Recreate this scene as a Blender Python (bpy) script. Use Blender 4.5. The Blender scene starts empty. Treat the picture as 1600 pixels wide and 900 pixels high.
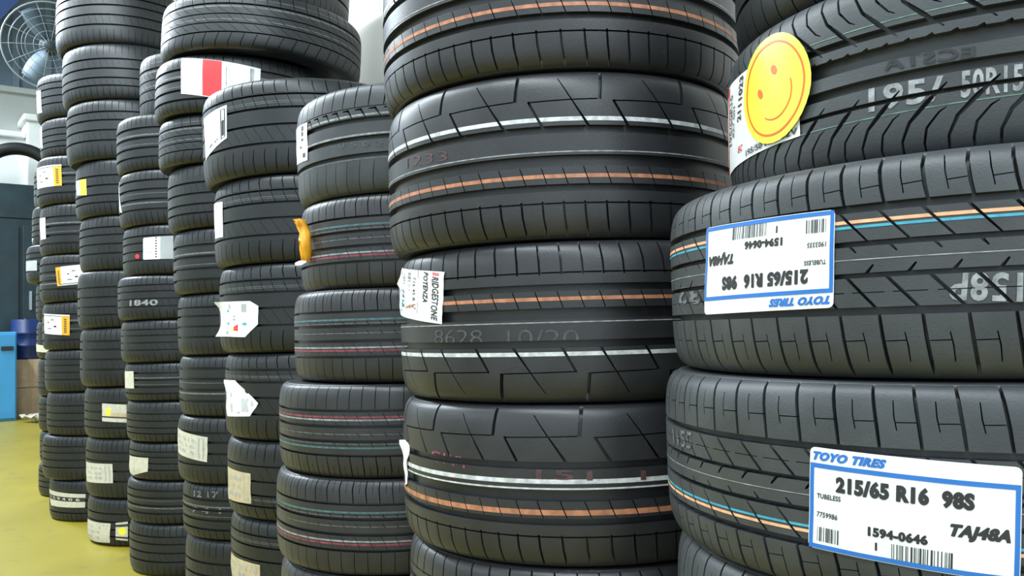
import bpy, bmesh, math, random
import numpy as np
from mathutils import Matrix, Vector
random.seed(7)
scene = bpy.context.scene
COL = scene.collection
PI = math.pi

# ---------------------------------------------------------------- camera
cam_d = bpy.data.cameras.new('camera'); cam = bpy.data.objects.new('camera', cam_d); COL.objects.link(cam)
cam_d.sensor_width = 36.0; cam_d.lens = 36.0 * 1300 / 1600.0; cam_d.clip_start = 0.02; cam_d.clip_end = 200
cam.matrix_world = (Matrix.Translation((0, 0, 0.97)) @ Matrix.Rotation(math.radians(90 + 2.7305), 4, 'X')
                    @ Matrix.Rotation(math.radians(-1.5), 4, 'Z'))
scene.camera = cam
# ---------------------------------------------------------------- world, exposure, lights
scene.view_settings.view_transform = 'Standard'; scene.view_settings.look = 'None'
scene.view_settings.gamma = 1.0; scene.view_settings.use_curve_mapping = False
scene.view_settings.exposure = 0.12
world = bpy.data.worlds.new('sky'); scene.world = world; world.use_nodes = True
bg = world.node_tree.nodes['Background']
bg.inputs[0].default_value = (0.76, 0.90, 1.0, 1); bg.inputs[1].default_value = 1.6
# room axes: ALONG runs down the row of stacks, OUT points away from the wall behind them
AX = Vector((-0.614, 0.789, 0)).normalized(); OUT = Vector((-0.789, -0.614, 0)).normalized()
ROOM_RZ = math.atan2(AX.y, AX.x)
def rm(a, o, z=0.0): return AX * a + OUT * o + Vector((0, 0, z))
TUBES = [(-2.6, 0.35), (0.2, 0.35), (3.0, 0.15), (5.8, 0.15), (9.2, 0.8), (12.0, 1.0), (3.0, 3.6), (8.0, 3.6)]  # all out of view; the farthest is added to brighten the back wall
TUBE_Z = 3.40
def tube_z(a): return 5.7 if a > 8.5 else TUBE_Z  # far fittings raised so they reach the upper back wall
TUBE_W = [75, 85, 110, 150, 260, 420, 40, 40]
for (a, o), tw in zip(TUBES, TUBE_W):
    ld = bpy.data.lights.new('tube_light', 'AREA'); ld.shape = 'RECTANGLE'; ld.size = 2.4; ld.size_y = 0.25
    ld.energy = tw; ld.color = (0.82, 0.93, 1.0)
    lo = bpy.data.objects.new('tube_light', ld); COL.objects.link(lo)
    lo.location = rm(a, o, tube_z(a) - 0.09); lo.rotation_euler = (0, 0, ROOM_RZ)

# ---------------------------------------------------------------- materials
def mat(name, color, rough=0.5, noise=0.0, nscale=40.0, bump=0.0, bscale=300.0, metallic=0.0, emit=None, spec=0.5, color2=None):
    m = bpy.data.materials.new(name); m.use_nodes = True
    nt = m.node_tree; b = nt.nodes['Principled BSDF']
    c = tuple(color) + (1,)
    b.inputs['Base Color'].default_value = c; b.inputs['Roughness'].default_value = rough
    b.inputs['Metallic'].default_value = metallic; b.inputs['Specular IOR Level'].default_value = spec
    tc = nt.nodes.new('ShaderNodeTexCoord')
    if noise > 0 or color2:
        n = nt.nodes.new('ShaderNodeTexNoise'); n.inputs['Scale'].default_value = nscale; n.inputs['Detail'].default_value = 5
        nt.links.new(tc.outputs['Object'], n.inputs['Vector'])
        r = nt.nodes.new('ShaderNodeValToRGB'); r.color_ramp.elements[0].position = 0.35; r.color_ramp.elements[1].position = 0.68
        lo_ = color2 if color2 else tuple(max(0, x * (1 - noise)) for x in color)
        r.color_ramp.elements[0].color = tuple(lo_) + (1,)
        r.color_ramp.elements[1].color = tuple(min(1, x * (1 + (noise if not color2 else 0))) for x in color) + (1,)
        nt.links.new(n.outputs['Fac'], r.inputs['Fac']); nt.links.new(r.outputs['Color'], b.inputs['Base Color'])
    if bump > 0:
        n2 = nt.nodes.new('ShaderNodeTexNoise'); n2.inputs['Scale'].default_value = bscale; n2.inputs['Detail'].default_value = 3
        nt.links.new(tc.outputs['Object'], n2.inputs['Vector'])
        bp = nt.nodes.new('ShaderNodeBump'); bp.inputs['Strength'].default_value = bump; bp.inputs['Distance'].default_value = 0.002
        nt.links.new(n2.outputs['Fac'], bp.inputs['Height']); nt.links.new(bp.outputs['Normal'], b.inputs['Normal'])
    if emit:
        b.inputs['Emission Color'].default_value = tuple(emit[0]) + (1,); b.inputs['Emission Strength'].default_value = emit[1]
    return m
def rubber(name, color, rough):
    m = mat(name, color, rough, noise=0.22, nscale=14, bump=0.12, bscale=420, spec=0.5)
    nt = m.node_tree; b = nt.nodes['Principled BSDF']            # fine dust specks on new rubber
    tc = nt.nodes['Texture Coordinate']
    n = nt.nodes.new('ShaderNodeTexNoise'); n.inputs['Scale'].default_value = 160; n.inputs['Detail'].default_value = 2
    nt.links.new(tc.outputs['Object'], n.inputs['Vector'])
    r = nt.nodes.new('ShaderNodeValToRGB'); r.color_ramp.elements[0].position = 0.66; r.color_ramp.elements[1].position = 0.80
    r.color_ramp.elements[1].color = (0.35, 0.35, 0.35, 1); r.color_ramp.elements[0].color = (0, 0, 0, 1)
    nt.links.new(n.outputs['Fac'], r.inputs['Fac'])
    mx = nt.nodes.new('ShaderNodeMix'); mx.data_type = 'RGBA'
    src = b.inputs['Base Color'].links[0].from_socket
    nt.links.new(r.outputs['Color'], mx.inputs[0]); nt.links.new(src, mx.inputs[6]); mx.inputs[7].default_value = (0.08, 0.085, 0.09, 1)
    nt.links.new(mx.outputs[2], b.inputs['Base Color'])
    return m
M = {
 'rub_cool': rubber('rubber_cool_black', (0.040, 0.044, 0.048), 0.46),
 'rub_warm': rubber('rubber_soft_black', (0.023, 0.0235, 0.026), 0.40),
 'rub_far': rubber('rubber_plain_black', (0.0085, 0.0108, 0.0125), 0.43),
 'paper': mat('sticker_paper', (0.82, 0.83, 0.84), 0.42, noise=0.04, nscale=60),
 'paper_grey': mat('sticker_grey', (0.38, 0.40, 0.41), 0.45, noise=0.05),
 'paper_tan': mat('sticker_tan', (0.50, 0.41, 0.25), 0.6, noise=0.12, nscale=80),
 'paper_cream': mat('sticker_cream', (0.56, 0.53, 0.42), 0.6, noise=0.10, nscale=80),
 'print_pale': mat('print_pale_grey', (0.50, 0.51, 0.53), 0.5),
 'blue': mat('print_blue', (0.025, 0.16, 0.52), 0.4), 'ink': mat('print_black', (0.025, 0.025, 0.03), 0.5),
 'red': mat('print_red', (0.70, 0.03, 0.035), 0.4), 'orange': mat('sticker_orange', (0.85, 0.38, 0.02), 0.45, noise=0.08),
 'yellow': mat('sticker_yellow', (0.88, 0.77, 0.05), 0.38, noise=0.04, nscale=30),
 'smile': mat('print_orange_red', (0.80, 0.12, 0.01), 0.4),
 'lightblue': mat('print_pale_blue', (0.45, 0.62, 0.72), 0.45), 'teal': mat('print_teal', (0.05, 0.38, 0.45), 0.45),
 'p_white': mat('tread_paint_white', (0.55, 0.56, 0.57), 0.6, noise=0.25, nscale=90),
 'p_thin': mat('tread_paint_pale', (0.26, 0.27, 0.28), 0.6, noise=0.35, nscale=90),
 'p_dim': mat('tread_paint_faint', (0.12, 0.125, 0.13), 0.6, noise=0.35, nscale=90),
 'p_orange': mat('tread_paint_orange', (0.42, 0.17, 0.09), 0.6, noise=0.25, nscale=90),
 'p_peach': mat('tread_paint_peach', (0.78, 0.40, 0.22), 0.6, noise=0.2, nscale=90),
 'p_blue': mat('tread_paint_blue', (0.05, 0.32, 0.45), 0.6, noise=0.2, nscale=90),
 'p_teal': mat('tread_paint_teal', (0.06, 0.13, 0.14), 0.6, noise=0.3, nscale=90),
 'p_red': mat('tread_paint_red', (0.22, 0.04, 0.06), 0.6, noise=0.4, nscale=60),
 'p_pink': mat('tread_paint_pink', (0.30, 0.05, 0.12), 0.6, noise=0.5, nscale=120),
 'p_faint': mat('tread_print_grey', (0.065, 0.066, 0.068), 0.6, noise=0.3, nscale=90), 'p_faint_red': mat('tread_print_dull_red', (0.085, 0.04, 0.045), 0.6, noise=0.3, nscale=90),
 'p_green': mat('tread_paint_green', (0.12, 0.24, 0.18), 0.6, noise=0.4, nscale=90),
 'wall': mat('wall_cream_plaster', (0.68, 0.655, 0.60), 0.85, noise=0.06, nscale=2.5, bump=0.1, bscale=60),
 'wall_grey': mat('wall_grey_plaster', (0.40, 0.42, 0.40), 0.85, noise=0.08, nscale=1.5),
 'clad': mat('cladding_dark_blue', (0.15, 0.21, 0.28), 0.5, noise=0.15, nscale=2),
 'ceil': mat('ceiling_sheet', (0.66, 0.69, 0.72), 0.7, noise=0.1, nscale=2),
 'steel': mat('galvanised_wire', (0.34, 0.38, 0.42), 0.5, metallic=0.3), 'dark_steel': mat('dark_steel', (0.05, 0.07, 0.085), 0.5, noise=0.2, nscale=5),
 'white_paint': mat('white_paint', (0.74, 0.76, 0.74), 0.6, noise=0.03, nscale=4),
 'navy': mat('cabinet_dark_teal', (0.012, 0.030, 0.040), 0.45, noise=0.25, nscale=4),
 'teal_panel': mat('panel_grey_teal', (0.10, 0.16, 0.18), 0.5, noise=0.15, nscale=6),
 'cab_blue': mat('cabinet_bright_blue', (0.05, 0.30, 0.62), 0.4, noise=0.06, nscale=5),
 'drum_blue': mat('drum_blue', (0.008, 0.028, 0.13), 0.4, noise=0.2, nscale=6),
 'card': mat('cardboard', (0.46, 0.33, 0.22), 0.85, noise=0.12, nscale=10), 'card_tape': mat('parcel_tape', (0.42, 0.30, 0.18), 0.35),
 'banner': mat('banner_blue', (0.10, 0.18, 0.55), 0.5), 'black': mat('black_plastic', (0.015, 0.015, 0.018), 0.5),
 'lamp': mat('fluorescent_tube', (0.9, 0.95, 1.0), 0.4, emit=((0.9, 0.96, 1.0), 6.0)),
}
def floor_material():
    m = mat('floor_yellow_paint', (0.26, 0.21, 0.019), 0.42, noise=0.10, nscale=1.6)
    nt = m.node_tree; b = nt.nodes['Principled BSDF']; tc = nt.nodes['Texture Coordinate']
    n = nt.nodes.new('ShaderNodeTexNoise'); n.inputs['Scale'].default_value = 9; n.inputs['Detail'].default_value = 8
    nt.links.new(tc.outputs['Object'], n.inputs['Vector'])
    r = nt.nodes.new('ShaderNodeValToRGB'); r.color_ramp.elements[0].position = 0.60; r.color_ramp.elements[1].position = 0.78
    r.color_ramp.elements[0].color = (0, 0, 0, 1); r.color_ramp.elements[1].color = (0.6, 0.6, 0.6, 1)
    nt.links.new(n.outputs['Fac'], r.inputs['Fac'])
    mx = nt.nodes.new('ShaderNodeMix'); mx.data_type = 'RGBA'
    src = b.inputs['Base Color'].links[0].from_socket
    nt.links.new(r.outputs['Color'], mx.inputs[0]); nt.links.new(src, mx.inputs[6]); mx.inputs[7].default_value = (0.11, 0.095, 0.03, 1)
    nt.links.new(mx.outputs[2], b.inputs['Base Color'])
    return m
M['floor'] = floor_material()

# ---------------------------------------------------------------- object helpers
def link(name, me, m=None, parent=None):
    o = bpy.data.objects.new(name, me); COL.objects.link(o)
    if m is not None and not me.materials: me.materials.append(m)
    if parent is not None: o.parent = parent
    return o
def mesh(name, v, f, m, smooth=False):
    me = bpy.data.meshes.new(name); me.from_pydata([tuple(p) for p in v], [], f); me.update()
    if m is not None: me.materials.append(m)
    if smooth: me.polygons.foreach_set('use_smooth', [True] * len(me.polygons))
    return me
def empty(name, loc=(0, 0, 0), rz=0.0):
    o = bpy.data.objects.new(name, None); COL.objects.link(o); o.location = loc; o.rotation_euler = (0, 0, rz)
    o.empty_display_size = 0.05
    return o
def tag(o, label, cat, group=None, kind=None):
    o['label'] = label
    if cat: o['category'] = cat
    if group: o['group'] = group
    if kind: o['kind'] = kind
    return o
def bm_box(bm, c, s, bevel=0.0):
    r = bmesh.ops.create_cube(bm, size=1.0)
    vs = r['verts']
    for v in vs: v.co = Vector((v.co.x * s[0] + c[0], v.co.y * s[1] + c[1], v.co.z * s[2] + c[2]))
    if bevel > 0:
        es = {e for v in vs for e in v.link_edges}
        bmesh.ops.bevel(bm, geom=list(es), offset=bevel, segments=2, affect='EDGES', profile=0.5)
def bm_obj(name, bm, m, parent=None, smooth=False):
    me = bpy.data.meshes.new(name); bm.to_mesh(me); bm.free(); me.materials.append(m)
    if smooth: me.polygons.foreach_set('use_smooth', [True] * len(me.polygons))
    return link(name, me, None, parent)
def box(name, c, s, m, parent=None, bevel=0.0):
    bm = bmesh.new(); bm_box(bm, c, s, bevel); return bm_obj(name, bm, m, parent)
def tube_mesh(name, pts, rad, m, seg=8, closed=False, parent=None):
    pts = [Vector(p) for p in pts]; n = len(pts); v = []; f = []
    for i, p in enumerate(pts):
        a = pts[(i - 1) % n] if closed or i > 0 else p; b = pts[(i + 1) % n] if closed or i < n - 1 else p
        t = (b - a).normalized(); up = Vector((0, 0, 1)) if abs(t.z) < 0.9 else Vector((1, 0, 0))
        x = t.cross(up).normalized(); y = t.cross(x)
        for k in range(seg):
            an = 2 * PI * k / seg; v.append(p + (x * math.cos(an) + y * math.sin(an)) * rad)
    for i in range(n if closed else n - 1):
        for k in range(seg):
            j = (i + 1) % n; f.append((i * seg + k, i * seg + (k + 1) % seg, j * seg + (k + 1) % seg, j * seg + k))
    if not closed: f += [tuple(range(seg)), tuple((n - 1) * seg + k for k in range(seg))[::-1]]
    return link(name, mesh(name, v, f, m, True), None, parent)
def lathe_mesh(name, prof, m, seg=48):
    """prof: list of (r, z), revolved about z; closed loops pass first == last"""
    v = []; f = []; n = len(prof)
    for i in range(seg):
        a = 2 * PI * i / seg
        for r, z in prof: v.append((r * math.cos(a), r * math.sin(a), z))
    for i in range(seg):
        j = (i + 1) % seg
        for k in range(n - 1): f.append((i * n + k, j * n + k, j * n + k + 1, i * n + k + 1))
    return mesh(name, v, f, m, True)

# ---------------------------------------------------------------- 2D clipping for tread blocks
def clip_half(poly, nx, ny, d):
    """keep the side nx*x + ny*y <= d of a convex polygon"""
    out = []; n = len(poly)
    for i in range(n):
        a = poly[i]; b = poly[(i + 1) % n]
        da = nx * a[0] + ny * a[1] - d; db = nx * b[0] + ny * b[1] - d
        if da <= 1e-12: out.append(a)
        if (da < -1e-12 and db > 1e-12) or (da > 1e-12 and db < -1e-12):
            t = da / (da - db); out.append((a[0] + (b[0] - a[0]) * t, a[1] + (b[1] - a[1]) * t))
    return out if len(out) >= 3 else None
def area2(p): return sum(p[i][0] * p[(i + 1) % len(p)][1] - p[(i + 1) % len(p)][0] * p[i][1] for i in range(len(p)))
def ccw(p): return p if area2(p) > 0 else p[::-1]
def edges_of(q):
    n = len(q)
    for i in range(n):
        a = q[i]; b = q[(i + 1) % n]; nx, ny = b[1] - a[1], a[0] - b[0]      # outward for ccw
        yield nx, ny, nx * a[0] + ny * a[1]
def subtract(polys, cut):
    cut = ccw(cut); res = []
    cx0 = min(p[0] for p in cut); cx1 = max(p[0] for p in cut); cy0 = min(p[1] for p in cut); cy1 = max(p[1] for p in cut)
    E_ = list(edges_of(cut))
    for P in polys:
        if max(p[0] for p in P) <= cx0 or min(p[0] for p in P) >= cx1 or max(p[1] for p in P) <= cy0 or min(p[1] for p in P) >= cy1:
            res.append(P); continue
        rest = P; pieces = []
        for nx, ny, d in E_:
            o = clip_half(rest, -nx, -ny, -d)
            if o and abs(area2(o)) > 1e-7: pieces.append(o)
            rest = clip_half(rest, nx, ny, d)
            if rest is None: break
        if rest is None or abs(area2(rest)) < 1e-9: res.append(P)
        else: res += pieces
    return res
def intersect(P, Q):
    for nx, ny, d in edges_of(ccw(Q)):
        P = clip_half(P, nx, ny, d)
        if P is None: return None
    return P
def slice_axis(polys, axis, cuts):
    for c in cuts:
        new = []
        for p in polys:
            lo = min(q[axis] for q in p); hi = max(q[axis] for q in p)
            if lo < c - 1e-9 and hi > c + 1e-9:
                n = (1, 0) if axis == 0 else (0, 1)
                a = clip_half(p, n[0], n[1], c); b = clip_half(p, -n[0], -n[1], -c)
                if a: new.append(a)
                if b: new.append(b)
            else: new.append(p)
        polys = new
    return polys

# ---------------------------------------------------------------- tyre profile
S_SH = 0.048; N_EXP = 5.0; DEPTH = 0.0105
def prof_r(zf, R):
    z = min(abs(zf), 0.9999); return R - S_SH + S_SH * (1 - z ** N_EXP) ** (1 / N_EXP)
def prof_n(zf, R, w):
    e = 1e-3; a = max(-0.999, zf - e); b = min(0.999, zf + e)
    dr = prof_r(b, R) - prof_r(a, R); dz = (b - a) * w / 2; l = math.hypot(dr, dz)
    return dz / l, -dr / l                                              # (radial, axial)
ZROWS = [-.955, -.925, -.89, -.84, -.76, -.65, -.45, -.2, .2, .45, .65, .76, .84, .89, .925, .955]
def sample(z, tab):
    for (z0, a), (z1, b) in zip(tab, tab[1:]):
        if z <= z1: return a + (b - a) * (z - z0) / (z1 - z0)
    return tab[-1][1]
def warp(a): return a + 0.012 * math.sin(3 * a) + 0.008 * math.sin(7 * a + 1)

class Design:
    """a tread: ribs in (u, zf), u counted in pitches, cut by convex slots; ribs become meshes once and are shared"""
    def __init__(s, name, R, w, N, ribs, cuts, stripes=(), nslice=2, rim=0.22, material='rub_far'):
        s.name, s.R, s.w, s.N, s.mat = name, R, w, N, M[material]
        s.ribs = []
        for rname, z0, z1 in ribs:
            polys = [[(0, z0), (1, z0), (1, z1), (0, z1)]]; local = []
            for c in cuts:
                if max(p[1] for p in c) <= z0 or min(p[1] for p in c) >= z1: continue
                for k in (-1, 0, 1):
                    q = [(p[0] + k, p[1]) for p in c]
                    if max(p[0] for p in q) <= 0 or min(p[0] for p in q) >= 1: continue
                    local.append(ccw(q)); polys = subtract(polys, q)
            s.ribs.append((rname, z0, z1, polys, local))
        s.nslice = nslice
        s.rib_meshes = [(r[0], s.build_rib(r)) for r in s.ribs]
        s.stripe_meshes = [s.build_stripe(st) for st in stripes]
        s.casing = s.build_casing(rim)
    def mapv(s, us, zs, h):
        """arrays u (pitches, absolute), zf, height above the rib surface -> xyz"""
        out = np.zeros((len(us), 3))
        for i in range(len(us)):
            nr, nz = prof_n(zs[i], s.R, s.w); a = warp(2 * PI * us[i] / s.N)
            r = prof_r(zs[i], s.R) + nr * h[i]; z = zs[i] * s.w / 2 + nz * h[i]
            out[i] = (r * math.cos(a), r * math.sin(a), z)
        return out
    def replicate(s, name, V, Fc, top_flags, m):
        """V: list of (u, zf, h) for one pitch; copies round the wheel"""
        V = np.array(V); n = len(V)
        nr = np.zeros(n); nz = np.zeros(n); r0 = np.zeros(n)
        for i in range(n):
            nr[i], nz[i] = prof_n(V[i, 1], s.R, s.w); r0[i] = prof_r(V[i, 1], s.R)
        r = r0 + nr * V[:, 2]; z = V[:, 1] * s.w / 2 + nz * V[:, 2]
        k = np.arange(s.N)[:, None]
        a = 2 * PI * (k + V[None, :, 0]) / s.N
        a = a + 0.012 * np.sin(3 * a) + 0.008 * np.sin(7 * a + 1)
        X = np.stack([r * np.cos(a), r * np.sin(a), np.broadcast_to(z, a.shape)], -1).reshape(-1, 3)
        NV = np.stack([nr * np.cos(a), nr * np.sin(a), np.broadcast_to(nz, a.shape)], -1).reshape(-1, 3)
        sizes = np.array([len(f) for f in Fc]); flat = np.concatenate([np.array(f) for f in Fc])
        loops = (flat[None, :] + (np.arange(s.N) * n)[:, None]).reshape(-1).astype(np.int32)
        tot = np.tile(sizes, s.N).astype(np.int32); start = np.concatenate([[0], np.cumsum(tot)[:-1]]).astype(np.int32)
        me = bpy.data.meshes.new(name)
        me.vertices.add(len(X)); me.vertices.foreach_set('co', X.astype(np.float32).reshape(-1))
        me.loops.add(len(loops)); me.loops.foreach_set('vertex_index', loops)
        me.polygons.add(len(tot)); me.polygons.foreach_set('loop_start', start); me.polygons.foreach_set('loop_total', tot)
        me.polygons.foreach_set('use_smooth', np.ones(len(tot), dtype=bool))
        me.update(calc_edges=True)
        fl = np.tile(np.repeat(np.array(top_flags), sizes), s.N)
        fn = np.zeros(len(tot) * 3, dtype=np.float32); me.polygons.foreach_get('normal', fn); fn = fn.reshape(-1, 3)
        ln = np.where(fl[:, None], NV[loops], np.repeat(fn, tot, axis=0))
        me.normals_split_custom_set(ln.tolist())
        me.materials.append(m)
        return me
    def build_rib(s, rib):
        rname, z0, z1, polys, local = rib
        tops = slice_axis(polys, 0, [i / s.nslice for i in range(1, s.nslice)])
        tops = slice_axis(tops, 1, [z for z in ZROWS if z0 < z < z1])
        V = []; Fc = []; flags = []
        def inside_cut(x, y):
            if y <= z0 or y >= z1: return True
            x = x % 1.0
            for q in local:
                for kx in (-1, 0, 1):
                    if all(nx * (x + kx) + ny * y <= d for nx, ny, d in edges_of(q)): return True
            return False
        for p in tops:
            p = ccw(p)
            if abs(area2(p)) < 1e-8: continue
            b = len(V); V += [(q[0], q[1], 0.0) for q in p]; Fc.append(tuple(range(b, b + len(p)))); flags.append(True)
            for i in range(len(p)):
                a = p[i]; c = p[(i + 1) % len(p)]
                nx, ny = c[1] - a[1], a[0] - c[0]; l = math.hypot(nx, ny)
                if l < 1e-9: continue
                mx_, my_ = (a[0] + c[0]) / 2 + nx / l * 1e-4, (a[1] + c[1]) / 2 + ny / l * 1e-4
                if not inside_cut(mx_, my_): continue
                b = len(V)
                V += [(a[0], a[1], 0.0), (a[0], a[1], -DEPTH - .001), (c[0], c[1], -DEPTH - .001), (c[0], c[1], 0.0)]
                Fc.append((b, b + 1, b + 2, b + 3)); flags.append(False)
        return s.replicate(rname, V, Fc, flags, s.mat)
    def build_stripe(s, st):
        z0, z1, mname = st
        V = []; Fc = []; fl = []
        for rname, a, b, polys, local in s.ribs:
            if b <= z0 or a >= z1: continue
            for p in slice_axis(polys, 0, [i / s.nslice for i in range(1, s.nslice)]):
                q = clip_half(p, 0, 1, z1); q = clip_half(q, 0, -1, -z0) if q else None
                if not q or abs(area2(q)) < 1e-8: continue
                q = ccw(q); n = len(V); V += [(c[0], c[1], 0.0004) for c in q]; Fc.append(tuple(range(n, n + len(q)))); fl.append(True)
        return s.replicate('paint_stripe', V, Fc, fl, M[mname])
    def build_casing(s, rim):
        R, w = s.R, s.w; pts = []
        def off(zf):
            d = DEPTH * max(0.0, min(1.0, (0.975 - abs(zf)) / 0.04))
            nr, nz = prof_n(zf, R, w); return (prof_r(zf, R) - nr * d, zf * w / 2 - nz * d)
        side = [(R - S_SH - .004, .4995), (R - S_SH - .018, .497), (R - S_SH - .019, .492), (R - S_SH - .030, .488),
                (rim + .035, .465), (rim + .022, .452), (rim + .018, .44), (rim + .004, .425), (rim, .405), (rim, .37)]
        inner = [(rim + .012, .365), (rim + .03, .40), (R - S_SH, .425), (R - .030, .36), (R - .022, .2), (R - .02, 0)]
        zs = [-.99, -.98, -.97, -.96, -.945, -.93, -.9, -.86, -.8, -.7, -.55, -.3, 0, .3, .55, .7, .8, .86, .9, .93, .945, .96, .97, .98, .99]
        up = [off(z) for z in zs]
        top = [(r, z * w) for r, z in side] + [(r, z * w) for r, z in inner]
        loop = up + top + [(r, -z) for r, z in top[::-1]][1:]
        loop.append(loop[0])
        return lathe_mesh('casing', loop, s.mat, 120)

def slot(pts, widths, N, R=0.317, w=0.225):
    """a groove along a polyline in (u, zf); widths in metres; returns convex quads"""
    ku = 2 * PI * R / N; kz = w / 2; out = []
    P = [Vector((p[0] * ku, p[1] * kz)) for p in pts]
    if not hasattr(widths, '__len__'): widths = [widths] * len(pts)
    nrm = []
    for i in range(len(P)):
        t = (P[min(i + 1, len(P) - 1)] - P[max(i - 1, 0)]).normalized(); nrm.append(Vector((-t.y, t.x)))
    for i in range(len(P) - 1):
        q = [P[i] + nrm[i] * widths[i] / 2, P[i + 1] + nrm[i + 1] * widths[i + 1] / 2,
             P[i + 1] - nrm[i + 1] * widths[i + 1] / 2, P[i] - nrm[i] * widths[i] / 2]
        out.append([(p.x / ku, p.y / kz) for p in q])
    return out

# ---------------------------------------------------------------- tread designs
DES = {}
def d_wide(kind=0):                                  # stepped shoulder on one side, straight slots on the other
    N = 15; c = []
    c += slot([(.02, .99), (-.015, .62)], .0055, N)
    c += slot([(-.03, .625), (-.86, .605)], .0018, N)
    c += slot([(-.86, .615), (-.68, .27)], [.0035, .0045], N)
    c += slot([(-.50, .88), (-.33, .60), (-.13, .27)], [.0014, .0022, .0045], N)
    for k in range(4):
        u = k / 4
        c += slot([(u + .02, -.16), (u + .10, -.40)], .0016, N)
        c += slot([(u + .03, -.57), (u + .04, -.75), (u + .075, -.99)], [.003, .0034, .0026], N)
    ribs = [('shoulder_rib', .315, .97), ('tread_rib', -.03, .225), ('tread_rib', -.37, -.165), ('tread_rib', -.585, -.455), ('shoulder_rib', -.97, -.605)]
    st = [(.365, .415, 'p_white'), (.0, .014, 'p_thin'), (-.30, -.255, 'p_orange')] if kind == 0 else [(.05, .105, 'p_white'), (-.02, .0, 'p_white'), (-.33, -.265, 'p_orange')]
    return Design('wide', .317, .24, N, ribs, c, st, nslice=10, material='rub_warm')
def d_block():                                 # five ribs, H-shaped sipes in the shoulders
    N = 62; c = []; R = .343; w = .214
    def sl(p, wd): return slot(p, wd, N, R, w)
    c += sl([(.0, .99), (-.06, .85), (-.02, .68), (.06, .52)], [.0028, .0034, .0034, .0028])
    c += sl([(.44, .92), (.44, .78), (.50, .62)], [.0010, .0013, .001])
    c += sl([(.46, .70), (1.0, .715)], .0011)
    c += sl([(.0, -.99), (-.06, -.85), (-.14, -.62), (-.2, -.40)], [.0024, .0034, .0034, .0028])
    c += sl([(.46, -.84), (.44, -.70), (.38, -.58)], [.0010, .0013, .001])
    c += sl([(-.12, -.655), (.40, -.65)], .0011)
    c += sl([(-.1, .50), (.62, .22)], [.0030, .0018])
    c += sl([(.1, .21), (.30, .13)], [.0034, .0014]); c += sl([(.5, -.075), (.72, .02)], [.0036, .0016])
    c += sl([(-.02, -.07), (.75, -.37)], [.0034, .0028])
    c += sl([(.15, -.225), (.95, -.225)], .0009)
    ribs = [('shoulder_rib', .565, .97), ('tread_rib', .235, .49), ('tread_rib', -.05, .185), ('tread_rib', -.355, -.095), ('shoulder_rib', -.97, -.425)]
    st = [(.395, .425, 'p_peach'), (.35, .374, 'p_blue'), (.066, .075, 'p_thin')]
    return Design('block', R, w, N, ribs, c, st, nslice=2, rim=.235, material='rub_cool')
def d_curve():                                 # directional, curved slots either side
    N = 47; c = []; R = .289; w = .198
    def sl(p, wd): return slot(p, wd, N, R, w)
    for sgn in (1, -1):
        c += sl([(.0, .99 * sgn), (.02, .80 * sgn), (.22, .62 * sgn), (.62, .45 * sgn), (1.05, .28 * sgn)], [.0020, .0026, .0034, .0048, .0012])
        c += sl([(.52, .99 * sgn), (.50, .85 * sgn), (.58, .70 * sgn), (.86, .56 * sgn), (1.02, .52 * sgn)], [.0018, .0024, .0024, .0018, .0008])
    for k in range(2): c += sl([(.25 + k * .5, .23), (.29 + k * .5, .195)], .005)
    ribs = [('shoulder_rib', .40, .97), ('tread_rib', .215, .315), ('tread_rib', -.09, .05), ('tread_rib', -.338, -.195), ('shoulder_rib', -.97, -.385)]
    st = [(.455, .465, 'p_green'), (-.505, -.495, 'p_green')]
    return Design('curve', R, w, N, ribs, c, st, nslice=3, rim=.20, material='rub_cool')
def d_lines():                                 # comfort tread, fine coloured lines
    N = 64; c = []; R = .305; w = .203
    def sl(p, wd): return slot(p, wd, N, R, w)
    c += sl([(.0, .99), (-.05, .8), (.05, .50)], [.0022, .0028, .002])
    c += sl([(.0, -.99), (.02, -.8), (.05, -.48)], [.0014, .0018, .0014])
    c += sl([(.5, .99), (.47, .72)], .001)
    c += sl([(.2, .30), (.45, .18)], .0014); c += sl([(.2, .10), (.4, .02)], .0012); c += sl([(.1, -.15), (.5, -.40)], .0010)
    ribs = [('shoulder_rib', .525, .97), ('tread_rib', .225, .475), ('tread_rib', -.085, .165), ('tread_rib', -.42, -.15), ('shoulder_rib', -.97, -.475)]
    st = [(.315, .355, 'p_teal'), (.245, .26, 'p_dim'), (.04, .058, 'p_dim'), (-.27, -.235, 'p_thin'), (-.335, -.295, 'p_red')]
    return Design('lines', R, w, N, ribs, c, st, nslice=2, rim=.20, material='rub_warm')
def d_hook():                                  # slanted shoulder slots ending in hooks
    N = 56; c = []; R = .305; w = .238
    def sl(p, wd): return slot(p, wd, N, R, w)
    c += sl([(.06, .99), (.0, .78), (-.12, .56)], [.0026, .0032, .002])
    c += sl([(-.1, .505), (.35, .51), (.75, .33)], [.0022, .0055, .0014])
    c += sl([(.0, -.99), (.05, -.75), (.2, -.42)], [.0014, .0018, .001])
    ribs = [('shoulder_rib', .555, .97), ('tread_rib', .36, .54), ('tread_rib', .02, .265), ('tread_rib', -.29, -.06), ('shoulder_rib', -.97, -.37)]
    st = [(.385, .42, 'p_thin'), (.03, .062, 'p_thin'), (-.40, -.385, 'p_dim')]
    return Design('hook', R, w, N, ribs, c, st, nslice=2, rim=.20, material='rub_cool')
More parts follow.
